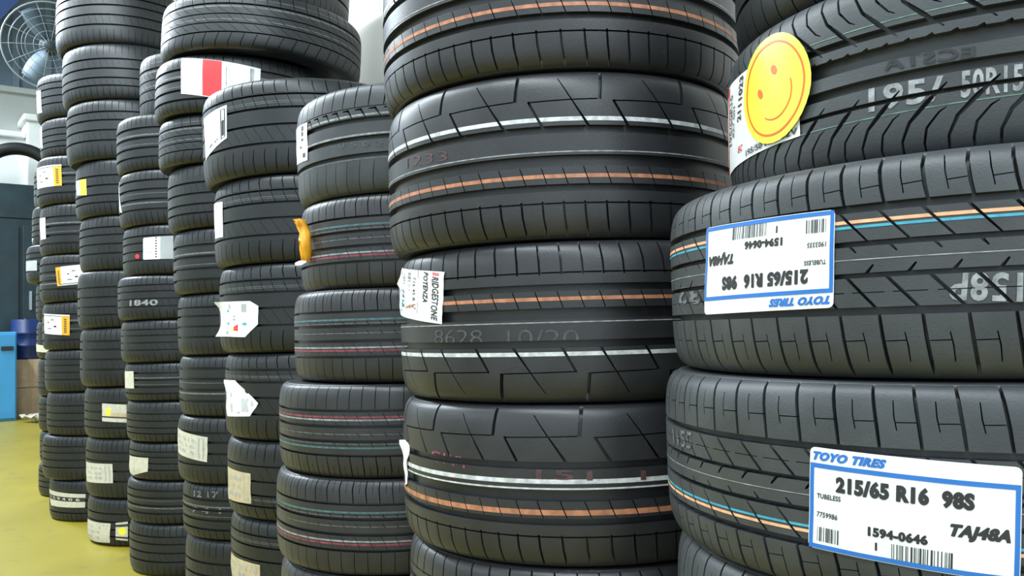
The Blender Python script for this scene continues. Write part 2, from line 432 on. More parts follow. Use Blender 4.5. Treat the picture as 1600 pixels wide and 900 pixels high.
def d_round():                                 # rounded shoulder slots, one narrow sipe rib
    N = 58; c = []; R = .33; w = .25
    def sl(p, wd): return slot(p, wd, N, R, w)
    c += sl([(.0, .99), (.02, .82), (.16, .66)], [.0024, .0032, .0026]); c += sl([(.16, .665), (.98, .66)], .0008)
    c += sl([(.0, -.99), (.0, -.72), (.08, -.50)], [.0022, .003, .0016])
    c += sl([(.1, .60), (.5, .36)], .0016)
    c += sl([(.0, .0), (.9, -.34)], .0010)
    ribs = [('shoulder_rib', .645, .97), ('tread_rib', .37, .60), ('tread_rib', .02, .32), ('tread_rib', -.36, -.03), ('shoulder_rib', -.97, -.41)]
    st = [(.475, .487, 'p_dim'), (.44, .45, 'p_dim')]
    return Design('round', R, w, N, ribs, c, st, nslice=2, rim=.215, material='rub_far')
def d_plain():                                 # four straight grooves
    N = 66; c = []; R = .31; w = .24
    def sl(p, wd): return slot(p, wd, N, R, w)
    c += sl([(.0, .99), (-.03, .8), (.05, .58)], [.0022, .0028, .0014])
    c += sl([(.0, -.99), (.03, -.8), (-.05, -.56)], [.0018, .0022, .0014])
    c += sl([(.2, .50), (.6, .32)], .0010); c += sl([(.2, -.11), (.6, -.36)], .0010)
    ribs = [('shoulder_rib', .585, .97), ('tread_rib', .305, .52), ('tread_rib', -.03, .24), ('tread_rib', -.37, -.095), ('shoulder_rib', -.97, -.435)]
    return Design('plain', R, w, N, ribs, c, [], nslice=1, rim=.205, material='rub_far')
def d_line1():                                 # as plain, one pale line on the second rib
    N = 66; c = []; R = .31; w = .24
    def sl(p, wd): return slot(p, wd, N, R, w)
    c += sl([(.0, .99), (-.05, .8), (.1, .56)], [.0024, .003, .0016])
    c += sl([(.0, -.99), (.05, -.8), (-.05, -.56)], [.0018, .0022, .0014])
    ribs = [('shoulder_rib', .515, .97), ('tread_rib', .15, .425), ('tread_rib', -.21, .065), ('tread_rib', -.545, -.295), ('shoulder_rib', -.97, -.63)]
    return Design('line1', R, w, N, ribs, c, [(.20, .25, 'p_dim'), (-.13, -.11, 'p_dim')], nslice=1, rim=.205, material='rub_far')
def d_slant():                                 # wandering diagonal cuts
    N = 50; c = []; R = .35; w = .21
    def sl(p, wd): return slot(p, wd, N, R, w)
    c += sl([(.0, .99), (-.03, .8), (.1, .52)], [.0026, .0032, .0018])
    c += sl([(.0, -.99), (.1, -.8), (.4, -.50)], [.0022, .003, .002])
    c += sl([(.0, .50), (.5, .30), (1.1, .18)], [.0018, .0014, .0008])
    c += sl([(.0, .12), (.4, -.05), (.9, -.12)], [.0008, .0018, .0010]); c += sl([(.0, -.16), (.6, -.36), (.95, -.44)], [.001, .0018, .0008])
    ribs = [('shoulder_rib', .53, .97), ('tread_rib', .17, .47), ('tread_rib', -.14, .13), ('tread_rib', -.45, -.18), ('shoulder_rib', -.97, -.50)]
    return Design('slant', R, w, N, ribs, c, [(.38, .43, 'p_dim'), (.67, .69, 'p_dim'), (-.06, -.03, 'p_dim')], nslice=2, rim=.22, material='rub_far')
for nm, fn in dict(wide=d_wide, wide2=lambda: d_wide(1), block=d_block, curve=d_curve, lines=d_lines, hook=d_hook, round=d_round, plain=d_plain, line1=d_line1, slant=d_slant).items():
    DES[nm] = fn()

# ---------------------------------------------------------------- where every tyre lies: x, y, z of its underside, width, radius (top to bottom)
TYRES = {
 'Z': [(-2.780,5.450,1.812,0.247,0.310), (-2.792,5.450,1.566,0.246,0.310), (-2.828,5.450,1.331,0.236,0.310), (-2.766,5.450,1.088,0.242,0.310), (-2.762,5.450,0.854,0.235,0.310), (-2.754,5.450,0.619,0.235,0.310), (-2.749,5.450,0.401,0.218,0.310), (-2.741,5.450,0.200,0.200,0.310), (-2.749,5.450,0.000,0.200,0.310)],
 'A': [(-2.369,4.760,2.182,0.242,0.310), (-2.347,4.760,1.969,0.212,0.310), (-2.368,4.760,1.705,0.265,0.310), (-2.350,4.760,1.430,0.275,0.310), (-2.350,4.760,1.171,0.259,0.310), (-2.335,4.760,0.913,0.258,0.310), (-2.321,4.760,0.687,0.227,0.310), (-2.310,4.760,0.452,0.234,0.310), (-2.335,4.760,0.218,0.234,0.310), (-2.296,4.760,0.000,0.218,0.310)],
 'B': [(-1.953,4.220,2.381,0.286,0.320), (-1.921,4.220,2.110,0.271,0.320), (-1.899,4.220,1.821,0.289,0.320), (-1.855,4.220,1.552,0.269,0.320), (-1.836,4.220,1.292,0.261,0.320), (-1.846,4.220,1.019,0.273,0.320), (-1.834,4.220,0.740,0.279,0.320), (-1.813,4.220,0.497,0.242,0.320), (-1.807,4.220,0.219,0.279,0.320), (-1.798,4.220,0.000,0.219,0.320)],
 'C': [(-1.377,3.680,1.897,0.273,0.245), (-1.434,3.680,1.665,0.232,0.285), (-1.424,3.680,1.434,0.231,0.285), (-1.408,3.680,1.226,0.208,0.285), (-1.431,3.680,1.041,0.184,0.285), (-1.418,3.680,0.865,0.176,0.285), (-1.402,3.680,0.707,0.158,0.285), (-1.395,3.680,0.539,0.168,0.285), (-1.384,3.680,0.383,0.155,0.285), (-1.393,3.680,0.209,0.174,0.285), (-1.385,3.680,0.000,0.209,0.285)],
 'D': [(-0.908,3.190,2.165,0.266,0.290), (-0.946,3.190,1.961,0.204,0.370), (-1.023,3.190,1.753,0.208,0.320), (-1.035,3.190,1.580,0.173,0.295), (-1.000,3.190,1.351,0.229,0.295), (-0.981,3.190,1.119,0.232,0.295), (-0.966,3.190,0.900,0.219,0.295), (-0.962,3.190,0.684,0.215,0.295), (-0.969,3.190,0.450,0.234,0.295), (-0.952,3.190,0.258,0.192,0.295), (-0.944,3.190,0.000,0.258,0.295)],
 'E': [(-0.631,2.660,1.426,0.277,0.330), (-0.600,2.660,1.172,0.253,0.330), (-0.587,2.660,0.916,0.256,0.330), (-0.572,2.660,0.666,0.250,0.330), (-0.567,2.660,0.441,0.225,0.330), (-0.559,2.660,0.221,0.221,0.330), (-0.567,2.660,0.000,0.221,0.330)],
 'F': [(-0.218,2.085,1.273,0.244,0.305), (-0.214,2.085,1.065,0.207,0.305), (-0.232,2.085,0.858,0.208,0.305), (-0.271,2.085,0.654,0.203,0.305), (-0.280,2.085,0.448,0.207,0.305), (-0.272,2.085,0.224,0.224,0.305), (-0.280,2.085,0.000,0.224,0.305)],
 'G': [(0.099,1.525,1.352,0.253,0.323), (0.098,1.525,1.098,0.254,0.317), (0.115,1.525,0.856,0.242,0.317), (0.115,1.525,0.618,0.238,0.317), (0.123,1.525,0.412,0.206,0.317), (0.115,1.525,0.206,0.206,0.317), (0.123,1.525,0.000,0.206,0.317)],
 'H': [(0.605,1.005,1.307,0.177,0.310), (0.580,1.005,1.118,0.190,0.300), (0.542,1.005,0.914,0.204,0.343), (0.529,1.005,0.716,0.198,0.343), (0.537,1.005,0.477,0.239,0.343), (0.529,1.005,0.239,0.239,0.343), (0.537,1.005,0.000,0.239,0.343)],
}
SPOTS = {
 'toyoH2': ('H2', [(-2.3716,-0.346), (-2.873,-0.366), (-2.839,0.556), (-2.3549,0.538)]),
 'toyoH3': ('H3', [(-2.4134,0.387), (-1.9224,0.313), (-1.9403,-0.633), (-2.4322,-0.547)]),
 'pot': ('G2', [(-2.3372,0.682), (-2.3598,0.011), (-3.0052,0.193), (-3.01,0.867)]),
 'ecs': ('H1', [(3.0186,0.545), (-2.6768,0.552), (-2.6891,-0.504), (2.8831,-0.576)]),
 'smile': ('H1', [(-2.7789,0.129), (-2.7382,0.767), (-2.8564,-0.492), (-3.0166,0.166), (-2.6198,0.28)]),
 'd1w': ('D2', [(-2.0071,0.873), (-1.0958,0.559), (-1.0992,-0.783), (-1.981,-0.369)]),
 'e1': ('E0', [(-2.6057,0.468), (-2.1341,0.543), (-2.1453,-0.156), (-2.5661,-0.452)]),
 'f1': ('F0', [(-2.8905,0.595), (-2.4875,0.515), (-2.495,-0.203), (-2.8903,-0.128)]),
 'e2': ('E1', [(-2.7985,0.596), (-2.4205,0.517), (-2.4115,-0.311), (-2.6605,-0.289)]),
 'e3': ('E2', [(-2.6702,0.204), (-1.9839,0.162), (-1.9915,-0.644), (-2.6475,-0.595)]),
 'e4': ('E3', [(-2.718,0.362), (-2.0391,0.395), (-2.0439,-0.413), (-2.6408,-0.498)]),
 'e5': ('E4', [(-2.694,0.22), (-2.1859,0.188), (-2.1841,-0.567), (-2.6951,-0.628)]),
 'e6': ('E5', [(-2.7199,-0.079), (-2.1121,-0.092), (-2.1187,-0.779), (-2.8138,-0.892)]),
 'd7': ('D8', [(-2.6888,0.619), (-1.9223,0.431), (-1.9344,-0.304), (-2.6388,-0.138)]),
 'c2': ('C2', [(-2.7005,0.97), (-2.7028,0.97), (-2.4114,-0.462), (-2.545,-0.374)]),
 'c3': ('C3', [(-1.9534,0.472), (-1.4805,0.508), (-1.4824,-0.404), (-1.955,-0.393)]),
 'c3r': ('C3', [(-2.1294,0.071), (-1.9908,0.071), (-1.9921,-0.362), (-2.1308,-0.338)]),
 'c6': ('C6', [(-2.6236,0.54), (-2.2174,0.572), (-2.1985,-0.329), (-2.5775,-0.342)]),
 'c8': ('C8', [(-2.5755,0.208), (-1.987,0.276), (-2.0064,-0.661), (-2.7104,-0.897)]),
 'b3': ('B3', [(-2.528,0.408), (-2.1147,0.34), (-2.0992,-0.238), (-2.4726,-0.15)]),
 'b7': ('B7', [(-1.9683,0.396), (-1.5647,0.338), (-1.5658,-0.348), (-1.969,-0.295)]),
 'b8': ('B8', [(-2.5352,0.163), (-1.8062,0.191), (-1.7969,-0.445), (-2.4892,-0.502)]),
 'b9': ('B9', [(-2.5745,-0.018), (-1.876,0.001), (-1.9017,-0.819), (-2.6702,-0.916)]),
 'b9b': ('B9', [(-1.7876,0.037), (-1.5987,0.092), (-1.603,-0.716), (-1.7918,-0.664)]),
 'a0': ('A0', [(-2.5271,0.437), (-2.2481,0.304), (-2.2108,-0.713), (-2.4409,-0.657)]),
 'a1': ('A1', [(-2.6254,0.824), (-2.4019,0.686), (-2.3453,-0.49), (-2.4838,-0.35)]),
 'a2': ('A2', [(-2.5031,0.613), (-1.7246,0.581), (-1.711,-0.29), (-2.4218,-0.281)]),
 'a3': ('A3', [(-2.541,0.532), (-2.2042,0.498), (-2.1789,-0.349), (-2.4255,-0.35)]),
 'a4': ('A4', [(-1.9152,0.441), (-1.3956,0.535), (-1.3854,-0.264), (-1.8718,-0.337)]),
 'a5': ('A5', [(-2.3909,0.555), (-1.6832,0.45), (-1.6833,-0.398), (-2.346,-0.286)]),
 'a9': ('A9', [(-2.5427,0.474), (-1.5356,0.37), (-1.5467,-0.275), (-2.391,-0.287)]),
 'z2': ('Z2', [(-2.6124,0.195), (-1.9879,0.146), (-1.988,-0.397), (-2.5978,-0.329)]),
 'z1': ('Z1', [(-2.6159,-0.58), (-2.3653,-0.607), (-2.6193,-0.97), (-2.6159,-0.97)]),
 'z4': ('Z4', [(-2.6212,-0.199), (-1.9424,-0.347), (-1.9482,-0.684), (-2.6212,-0.613)]),
 'g3': ('G3', [(-2.8925,0.414), (-2.7575,0.393), (-2.7914,-0.274), (-2.9233,-0.29)]),
 'g3y': ('G3', [(-2.1565,0.97), (-2.0871,0.97), (-2.0875,0.97), (-2.1568,0.97)]),
 'x_g2': ('G2', [(-2.4224,-0.057), (-1.6326,-0.102), (-1.635,-0.308), (-2.4251,-0.24)]),
 'x_g1': ('G1', [(-2.5589,0.211), (-2.2199,0.164), (-2.2214,0.039), (-2.5613,0.079)]),
 'x_g1b': ('G1', [(-1.6609,0.255), (-1.0983,0.282), (-1.1016,0.097), (-1.6629,0.076)]),
 'x_g3': ('G3', [(-2.4731,0.37), (-2.1936,0.318), (-2.1952,0.173), (-2.475,0.226)]),
 'x_g3b': ('G3', [(-1.8485,0.227), (-1.3406,0.182), (-1.3422,0.067), (-1.8497,0.111)]),
 'x_h1': ('H1', [(-2.4186,-0.173), (-2.1937,-0.212), (-2.1973,-0.457), (-2.4229,-0.445)]),
 'x_h1b': ('H1', [(-2.1462,-0.198), (-1.9825,-0.213), (-1.9863,-0.472), (-2.1501,-0.465)]),
 'x_ecs': ('H1', [(-2.1036,0.02), (-2.3709,0.09), (-2.3648,-0.047), (-2.1086,-0.089)]),
 'x_h2': ('H2', [(-1.8801,-0.367), (-2.0933,-0.32), (-2.0845,-0.086), (-1.8765,-0.122)]),
 'x_h2b': ('H2', [(-2.9004,-0.245), (-3.1224,-0.237), (-3.0941,-0.038), (-2.8869,-0.052)]),
 'x_h3': ('H3', [(-3.1045,0.323), (-2.9122,0.343), (-2.9165,0.156), (-3.0937,0.131)]),
 'x_c4': ('C4', [(-2.1262,-0.077), (-1.6259,-0.102), (-1.6265,-0.372), (-2.127,-0.35)]),
 'x_d8': ('D9', [(-2.2789,0.752), (-1.8544,0.793), (-1.8482,0.572), (-2.2666,0.527)]),
 'x_d8b': ('D9', [(-2.312,0.163), (-1.8137,0.235), (-1.8145,0.008), (-2.3132,-0.07)]),
 'x_f1': ('F0', [(-2.1073,-0.037), (-1.7385,-0.108), (-1.7393,-0.211), (-2.1082,-0.142)]),
}
# ---------------------------------------------------------------- setting
def room_box(name, a0, a1, o0, o1, z0, z1, m, bevel=0.0):
    o = box(name, (0, 0, 0), (a1 - a0, o1 - o0, z1 - z0), m, None, bevel)
    o.location = rm((a0 + a1) / 2, (o0 + o1) / 2, (z0 + z1) / 2); o.rotation_euler = (0, 0, ROOM_RZ)
    return o
def struct(o): o['kind'] = 'structure'; return o
struct(room_box('floor', -5, 15, -4.2, 9, -0.10, 0.0, M['floor']))
struct(room_box('ceiling', -5, 15, -4.2, 5.2, 6.4, 6.5, M['ceil']))
struct(room_box('wall_right', -5, 7.5, -1.97, -1.72, 0.0, 6.4, M['wall']))
struct(room_box('wall_side', 7.5, 14.2, -4.2, -4.0, 0.0, 6.4, M['wall_grey']))
struct(room_box('wall_corner', 7.5, 7.7, -4.0, -1.97, 0.0, 6.4, M['wall_grey']))
struct(room_box('wall_back', 14.2, 14.4, -4.2, 7.0, 0.0, 4.72, M['wall_grey']))
struct(room_box('wall_left_added', 1.6, 14.2, 4.9, 5.1, 0.0, 2.7, M['wall_grey']))            # added unseen: solid part blocks low side light, open band lets in sky
struct(room_box('wall_left_added_header', -5, 14.2, 4.9, 5.1, 5.6, 6.4, M['wall_grey']))  # header, pier and post frame the added wall's open band
struct(room_box('wall_left_added_pier', 1.6, 1.9, 4.9, 5.1, 2.7, 5.6, M['wall_grey']))
struct(room_box('wall_left_added_post', 7.6, 7.9, 4.9, 5.1, 2.7, 5.6, M['wall_grey']))
up = struct(room_box('wall_upper', 14.25, 14.4, -4.2, 7.0, 4.72, 6.4, M['clad']))
for k in range(26):                                                     # raised ribs of the sheet cladding
    b = box('cladding_rib', (-.10, -5.3 + k * .43, 0), (.05, .09, 1.66), M['clad'], up)
struct(room_box('trim_1', 14.12, 14.22, -4.0, 7.0, 4.66, 4.74, M['wall_grey']))

# ---------------------------------------------------------------- tyres
ORD = ['topmost', 'second from top', 'third from top', 'fourth from top', 'fifth from top', 'sixth from top', 'seventh from top',
       'eighth from top', 'ninth from top', 'tenth from top', 'eleventh from top', 'twelfth from top']
STACK = {'H': 'rightmost stack', 'G': 'second stack from right', 'F': 'third stack from right', 'E': 'fourth stack from right',
         'D': 'fifth stack from right', 'C': 'sixth stack from right', 'B': 'seventh stack from right', 'A': 'eighth stack from right',
         'Z': 'rearmost half-hidden stack'}
# per tyre: design, flipped, what it looks like
LOOK = {
 'H': [('plain', 0, 'shadowed black tyre'), ('curve', 0, 'black tyre with smiley sticker and curved slots'), ('block', 0, 'black tyre with upside-down blue-edged sticker'),
       ('block', 1, 'black tyre with upright blue-edged sticker'), ('block', 1, 'slotted black tyre below the upright sticker'), ('block', 0, 'black tyre'), ('block', 1, 'black tyre on the floor')],
 'G': [('wide', 0, 'wide black tyre with straight slots below'), ('wide', 0, 'wide tyre with zigzag top grooves, white line'), ('wide', 1, 'wide tyre with white sticker at its left edge'),
       ('wide2', 0, 'wide tyre with double white and orange lines'), ('wide', 1, 'wide tyre with smooth slotted shoulder'), ('wide', 0, 'wide black tyre'), ('wide', 1, 'wide black tyre on the floor')],
 'F': [('hook', 0, 'tyre with two white lines and narrow white sticker'), ('lines', 0, 'tyre with hanging orange paper tag'), ('lines', 0, 'tyre with teal line above white-red line'),
       ('lines', 1, 'tyre with red-white line above teal line'), ('lines', 0, 'lower tyre with teal and white-red lines'), ('lines', 1, 'plain-shouldered tyre'), ('lines', 0, 'black tyre on the floor')],
 'E': [('round', 0, 'broad tyre with slanted white sticker'), ('round', 0, 'broad tyre with thin white edge strip'), ('round', 0, 'broad tyre with cut-cornered white paper'),
       ('round', 0, 'broad tyre with crumpled torn paper'), ('round', 1, 'broad tyre with square tan sticker'), ('round', 0, 'broad tyre with low tan sticker'), ('round', 0, 'broad tyre on the floor')],
 'D': [('plain', 0, 'tyre mostly above the picture edge'), ('slant', 0, 'large tilted tyre with wavy grooves'), ('line1', 0, 'tyre with big white and red sticker'), ('slant', 0, 'small tyre with slanting cuts'),
       ('plain', 1, 'plain grooved tyre'), ('line1', 0, 'plain tyre with pale line'), ('plain', 0, 'plain grooved tyre'), ('line1', 1, 'plain dark tyre'), ('plain', 0, 'tyre with cream printed sticker'),
       ('line1', 0, 'tyre with faint white digits'), ('plain', 1, 'black tyre on the floor')],
 'C': [('slant', 0, 'small tyre set back'), ('line1', 0, 'grooved tyre'), ('line1', 1, 'tyre with thin white edge sliver'), ('plain', 0, 'tyre with white and grey sticker'), ('plain', 0, 'tyre with white digits 1840'),
       ('plain', 0, 'plain dark tyre'), ('line1', 0, 'tyre with tall cream sticker'), ('plain', 1, 'plain dark tyre'), ('plain', 0, 'tyre with pointed cream sticker'), ('line1', 1, 'plain dark tyre'), ('plain', 0, 'black tyre on the floor')],
 'B': [('plain', 0, 'wide grooved tyre'), ('plain', 1, 'wide grooved tyre'), ('plain', 0, 'wide grooved tyre'), ('plain', 1, 'tyre with small yellow-edged sticker'), ('plain', 0, 'plain grooved tyre'), ('plain', 1, 'plain grooved tyre'),
       ('plain', 0, 'plain dark tyre'), ('plain', 1, 'tyre with striped white and brown sticker'), ('plain', 0, 'tyre with square cream sticker'), ('plain', 1, 'floor tyre with two cream stickers')],
 'A': [('plain', 0, 'tyre with white strip at left edge'), ('plain', 1, 'tyre with white sliver at left edge'), ('line1', 0, 'tyre with white sticker, orange right end'), ('line1', 0, 'tyre with pale line and narrow sticker'),
       ('line1', 1, 'tyre with white sticker, orange left end'), ('line1', 0, 'tyre with low white-orange sticker'), ('plain', 0, 'plain dark tyre'), ('plain', 1, 'plain dark tyre'), ('plain', 0, 'plain dark tyre'), ('plain', 1, 'floor tyre with wide banded sticker')],
 'Z': [('plain', 0, 'dark tyre'), ('plain', 1, 'dark tyre with tiny white tag'), ('plain', 0, 'dark tyre with pale grey tag'), ('plain', 1, 'dark tyre'), ('plain', 0, 'dark tyre with small cream tag'), ('plain', 1, 'dark tyre'), ('plain', 0, 'dark tyre'), ('plain', 1, 'dark tyre'), ('plain', 0, 'dark tyre on the floor')],
}
TILT = {'D0': (0, 0.06), 'D1': (0.0, 0.06), 'D2': (0, 0.045), 'D3': (0, 0.02), 'E0': (0.0, -0.02), 'F0': (0, -0.01)}
TY = {}
for k, rows in TYRES.items():
    for i, (x, y, z, w, R) in enumerate(rows):
        dn, flip, look = LOOK[k][i]; D = DES[dn]
        root = empty('tyre', (x, y, z))
        if k + str(i) in TILT:
            tx, ty_ = TILT[k + str(i)]; root.rotation_euler = (tx, ty_, 0)
        tag(root, look + ', ' + ORD[i] + ', ' + STACK[k], 'tyre', 'tyres of the ' + STACK[k])
        spin = random.uniform(0, 2 * PI)
        def put(name, me):
            o = link(name, me, None, root); o.location = (0, 0, w / 2)
            o.scale = (R / D.R, R / D.R, w * 0.995 / D.w); o.rotation_euler = (PI if flip else 0, 0, spin)
        put('casing', D.casing)
        for rn, me in D.rib_meshes: put(rn, me)
        for me in D.stripe_meshes: put('paint_stripe', me)
        TY[k + str(i)] = dict(root=root, R=R, w=w, D=D, spin=spin, flip=flip)

# ---------------------------------------------------------------- stickers and printing on the tyres
_text = {}
def text_tris(s, bold=0.0, shear=0.0):
    key = (s, bold, shear)
    if key in _text: return _text[key]
    cu = bpy.data.curves.new('txt', 'FONT'); cu.body = s; cu.offset = bold; cu.shear = shear; cu.resolution_u = 3; cu.fill_mode = 'FRONT'
    cu.space_character = 1.0 + bold * 2.5
    ob = bpy.data.objects.new('txt', cu); COL.objects.link(ob)
    dg = bpy.context.evaluated_depsgraph_get(); me = ob.evaluated_get(dg).to_mesh()
    me.calc_loop_triangles()
    v = [(p.co.x, p.co.y) for p in me.vertices]; t = [tuple(q.vertices) for q in me.loop_triangles]
    ob.evaluated_get(dg).to_mesh_clear(); bpy.data.objects.remove(ob); bpy.data.curves.remove(cu)
    x0 = min(p[0] for p in v); x1 = max(p[0] for p in v); y0 = min(p[1] for p in v); y1 = max(p[1] for p in v)
    v = [((p[0] - x0) / (x1 - x0), (p[1] - y0) / max(1e-6, y1 - y0)) for p in v]
    _text[key] = [[v[i] for i in q] for q in t]
    return _text[key]
def unwrap(cs):
    a0 = cs[0][0]; return [(a0 + ((a - a0 + PI) % (2 * PI)) - PI, z) for a, z in cs]
class Patch:
    """a sheet stuck on tyre tid; corners TL TR BR BL in its reading direction as (angle, zf)"""
    def __init__(s, tid, corners, wrinkle=0.0, lifts=(), base=0.0012):
        s.t = TY[tid]; s.c = unwrap(corners); s.wr = wrinkle; s.lifts = lifts; s.base = base; s.ph = random.uniform(0, 6)
    def pos(s, u, v, off):
        (a0, z0), (a1, z1), (a2, z2), (a3, z3) = s.c
        a = (1 - v) * ((1 - u) * a3 + u * a2) + v * ((1 - u) * a0 + u * a1)
        z = (1 - v) * ((1 - u) * z3 + u * z2) + v * ((1 - u) * z0 + u * z1)
        z = max(-.985, min(.985, z)); R, w = s.t['R'], s.t['w']
        nr, nz = prof_n(z, R, w)
        h = s.base + off + s.wr * (math.sin(u * 9 + s.ph) * math.sin(v * 7 + 2 * s.ph) + .5 * math.sin(u * 23 + v * 11 + s.ph))
        for cu_, cv_, rad, ht in s.lifts:
            d = math.hypot(u - cu_, v - cv_)
            if d < rad: h += ht * (1 - d / rad) ** 2
        r = prof_r(z, R) + nr * h
        return (r * math.cos(a), r * math.sin(a), w / 2 + z * w / 2 + nz * h)
    def sheet(s, name, polys, m, off=0.0, parent=None, nu=14, nv=8, label=None):
        polys = [ccw(list(p)) for p in polys]
        polys = slice_axis(polys, 0, [i / nu for i in range(1, nu)]); polys = slice_axis(polys, 1, [i / nv for i in range(1, nv)])
        V = []; Fc = []; idx = {}
        for p in polys:
            f = []
            for q in p:
                key = (round(q[0], 5), round(q[1], 5))
                if key not in idx: idx[key] = len(V); V.append(s.pos(q[0], q[1], off))
                if not f or f[-1] != idx[key]: f.append(idx[key])
            if len(f) > 2 and f[0] == f[-1]: f.pop()
            if len(f) > 2: Fc.append(tuple(f))
        o = link(name, mesh(name, V, Fc, m, True), None, parent if parent is not None else s.t['root'])
        if label: o['label'] = label
        return o
    def text(s, items, m, parent, off=0.0004, name='lettering'):
        """items: (string, u0, u1, v0, v1, bold, shear) or ('poly', [points])"""
        V = []; Fc = []
        for it in items:
            if it[0] == 'poly':
                b = len(V); V += [s.pos(p[0], p[1], off) for p in it[1]]; Fc.append(tuple(range(b, b + len(it[1])))); continue
            st, u0, u1, v0, v1, bold, sh = it
            heavy = bold > .055
            shifts = [(-.5, 0), (.5, 0), (0, -.35), (0, .35)] if heavy else [(0, 0)]
            du = (bold - .05) * (u1 - u0) / max(1, len(st)) * 1.6; dv = (bold - .05) * (v1 - v0)
            for sx, sy in shifts:
                for t in text_tris(st, min(bold, .045), sh):
                    b = len(V); V += [s.pos(u0 + sx * du + p[0] * (u1 - u0), v0 + sy * dv + p[1] * (v1 - v0), off) for p in t]; Fc.append((b, b + 1, b + 2))
        return link(name, mesh(name, V, Fc, m), None, parent)
def rect(u0, v0, u1, v1): return [(u0, v0), (u1, v0), (u1, v1), (u0, v1)]
def rrect(r, ar):
    """unit square with rounded corners; ar = width / height"""
    pts = []
    for cx, cy, a in ((1 - r / ar, 1 - r, 0), (r / ar, 1 - r, 90), (r / ar, r, 180), (1 - r / ar, r, 270)):
        for k in range(4):
            an = math.radians(a + k * 30); pts.append((cx + r / ar * math.cos(an), cy + r * math.sin(an)))
    return pts
def bars(u0, u1, v0, v1, seed, n=16):
    rnd = random.Random(seed); out = []; u = u0; step = (u1 - u0) / n
    while u < u1:
        wd = step * rnd.choice([.25, .4, .7]); out.append(('poly', rect(u, v0, min(u1, u + wd), v1))); u += wd + step * rnd.choice([.3, .5, .9])
    return out
SQ = [rect(0, 0, 1, 1)]
def sticker(key, m='paper', outline=None, wrinkle=0.0004, lifts=(), name='sticker', label=None, nu=10, nv=6):
    tid, cs = SPOTS[key]; p = Patch(tid, cs, wrinkle, lifts)
    return p, p.sheet(name, [outline] if outline else SQ, M[m], nu=nu, nv=nv, label=label)

def size_label(key, code, seed):
    p, st = sticker(key, 'paper', rrect(.05, 1.7), wrinkle=0.00035, label='white tyre size sticker with blue frame', nu=20, nv=10)
    p.sheet('frame_print', [rect(.004, .80, .996, .845), rect(.004, .02, .026, .80), rect(.974, .02, .996, .80), rect(.004, .006, .996, .05)], M['blue'], .0003, st, nu=20, nv=10)
    p.text([('TOYO TIRES', .02, .40, .875, .96, .12, .35)], M['blue'], st)
    it = [('215/65 R16  98S', .15, .80, .585, .74, .13, 0), ('TUBELESS', .045, .175, .50, .55, .03, 0), (code, .045, .16, .315, .37, .02, .12),
          ('1594-0646', .32, .60, .225, .315, .11, 0), ('1', .355, .366, .10, .175, .02, 0), ('TAJ48A', .70, .955, .31, .45, .12, .3)]
    it += bars(.05, .17, .08, .22, seed, 12) + bars(.435, .715, .05, .19, seed + 1, 22)
    p.text(it, M['ink'], st)
size_label('toyoH2', '1903335', 3); size_label('toyoH3', '7759986', 3)

# maker's sticker on the second stack, lettering running downwards
p, st = sticker('pot', 'paper', None, wrinkle=0.0008, lifts=[(.35, .0, .25, .006)], label='wrinkled white sticker with black lettering', nu=14, nv=14)
p.text([('B', .02, .085, .86, .945, .03, .2)], M['red'], st)
p.text([('RIDGESTONE', .10, .95, .86, .945, .028, .2), ('POTENZA', .02, .62, .735, .805, .04, .25), ('225 45 R 17', .14, .80, .555, .605, .01, 0),
        ('poly', rect(0, .64, .86, .646)), ('91 Y', .30, .44, .46, .50, .0, 0), ('poly', rect(.05, .36, .058, .37)), ('1071', .12, .30, .27, .34, .01, 0), ('7416', .42, .80, .25, .33, .012, .1)]
       + bars(.05, .26, .42, .50, 9, 16) + [('A', .86, .91, .16, .20, .02, 0), ('7', .45, .49, .14, .18, .02, 0), ('HHH', .80, .95, .045, .08, .02, 0)], M['ink'], st)
p.sheet('energy_print', [rect(.30, .21, .92, .225), rect(.30, .345, .92, .355), rect(.91, .21, .925, .355)], M['lightblue'], .0003, st)
p.sheet('energy_arrow', [[(.62, .26), (.76, .24), (.76, .30)]], M['teal'], .0005, st)
p.sheet('energy_colours', [rect(.06, .13, .14, .19)], M['paper_tan'], .0004, st)

# label and round face on the tyre at top right
p, st = sticker('ecs', 'paper', None, wrinkle=0.0003, label='white size label with red edge under the round sticker', nu=14, nv=10)
p.sheet('red_edge', [rect(0, .02, .07, .98)], M['red'], .0003, st, nu=20, nv=10)
it = []
def down(key, s_, u0, u1, v0, v1, m_, parent, bold=.02):
    """lettering that runs upwards on the sheet: turned a quarter"""
    tid, cs = SPOTS[key]; q = Patch(tid, [cs[3], cs[0], cs[1], cs[2]], 0.0)
    q.wr, q.ph = p.wr, p.ph
    return q.text([(s_, v0, v1, 1 - u1, 1 - u0, bold, 0)], m_, parent, off=.0009)
down('ecs', '195/50R15', .12, .19, .30, .86, M['ink'], st); down('ecs', '82V 001', .22, .26, .36, .70, M['ink'], st); down('ecs', '2111023', .33, .40, .48, .97, M['ink'], st, .03)
p.text([('KUMHO', .008, .06, .1, .9, .02, 0)], M['paper'], st, off=.0007)
p.text([('EC', .36, .44, .13, .20, .03, .2)], M['red'], st, off=.0009); p.text([('195/50 R15 82V', .50, .985, .03, .10, .02, 0)], M['ink'], st, off=.0009)
tid, pts = SPOTS['smile']; pts = unwrap(pts); t = TY[tid]
a_c = pts[0][0]; z_c = (pts[1][1] + pts[2][1]) / 2; hz = (pts[1][1] - pts[2][1]) / 2; ha = max(.5 * (pts[4][0] - pts[3][0]), hz * t['w'] / 2 / t['R'] * .95)
a_c = (pts[4][0] + pts[3][0]) / 2
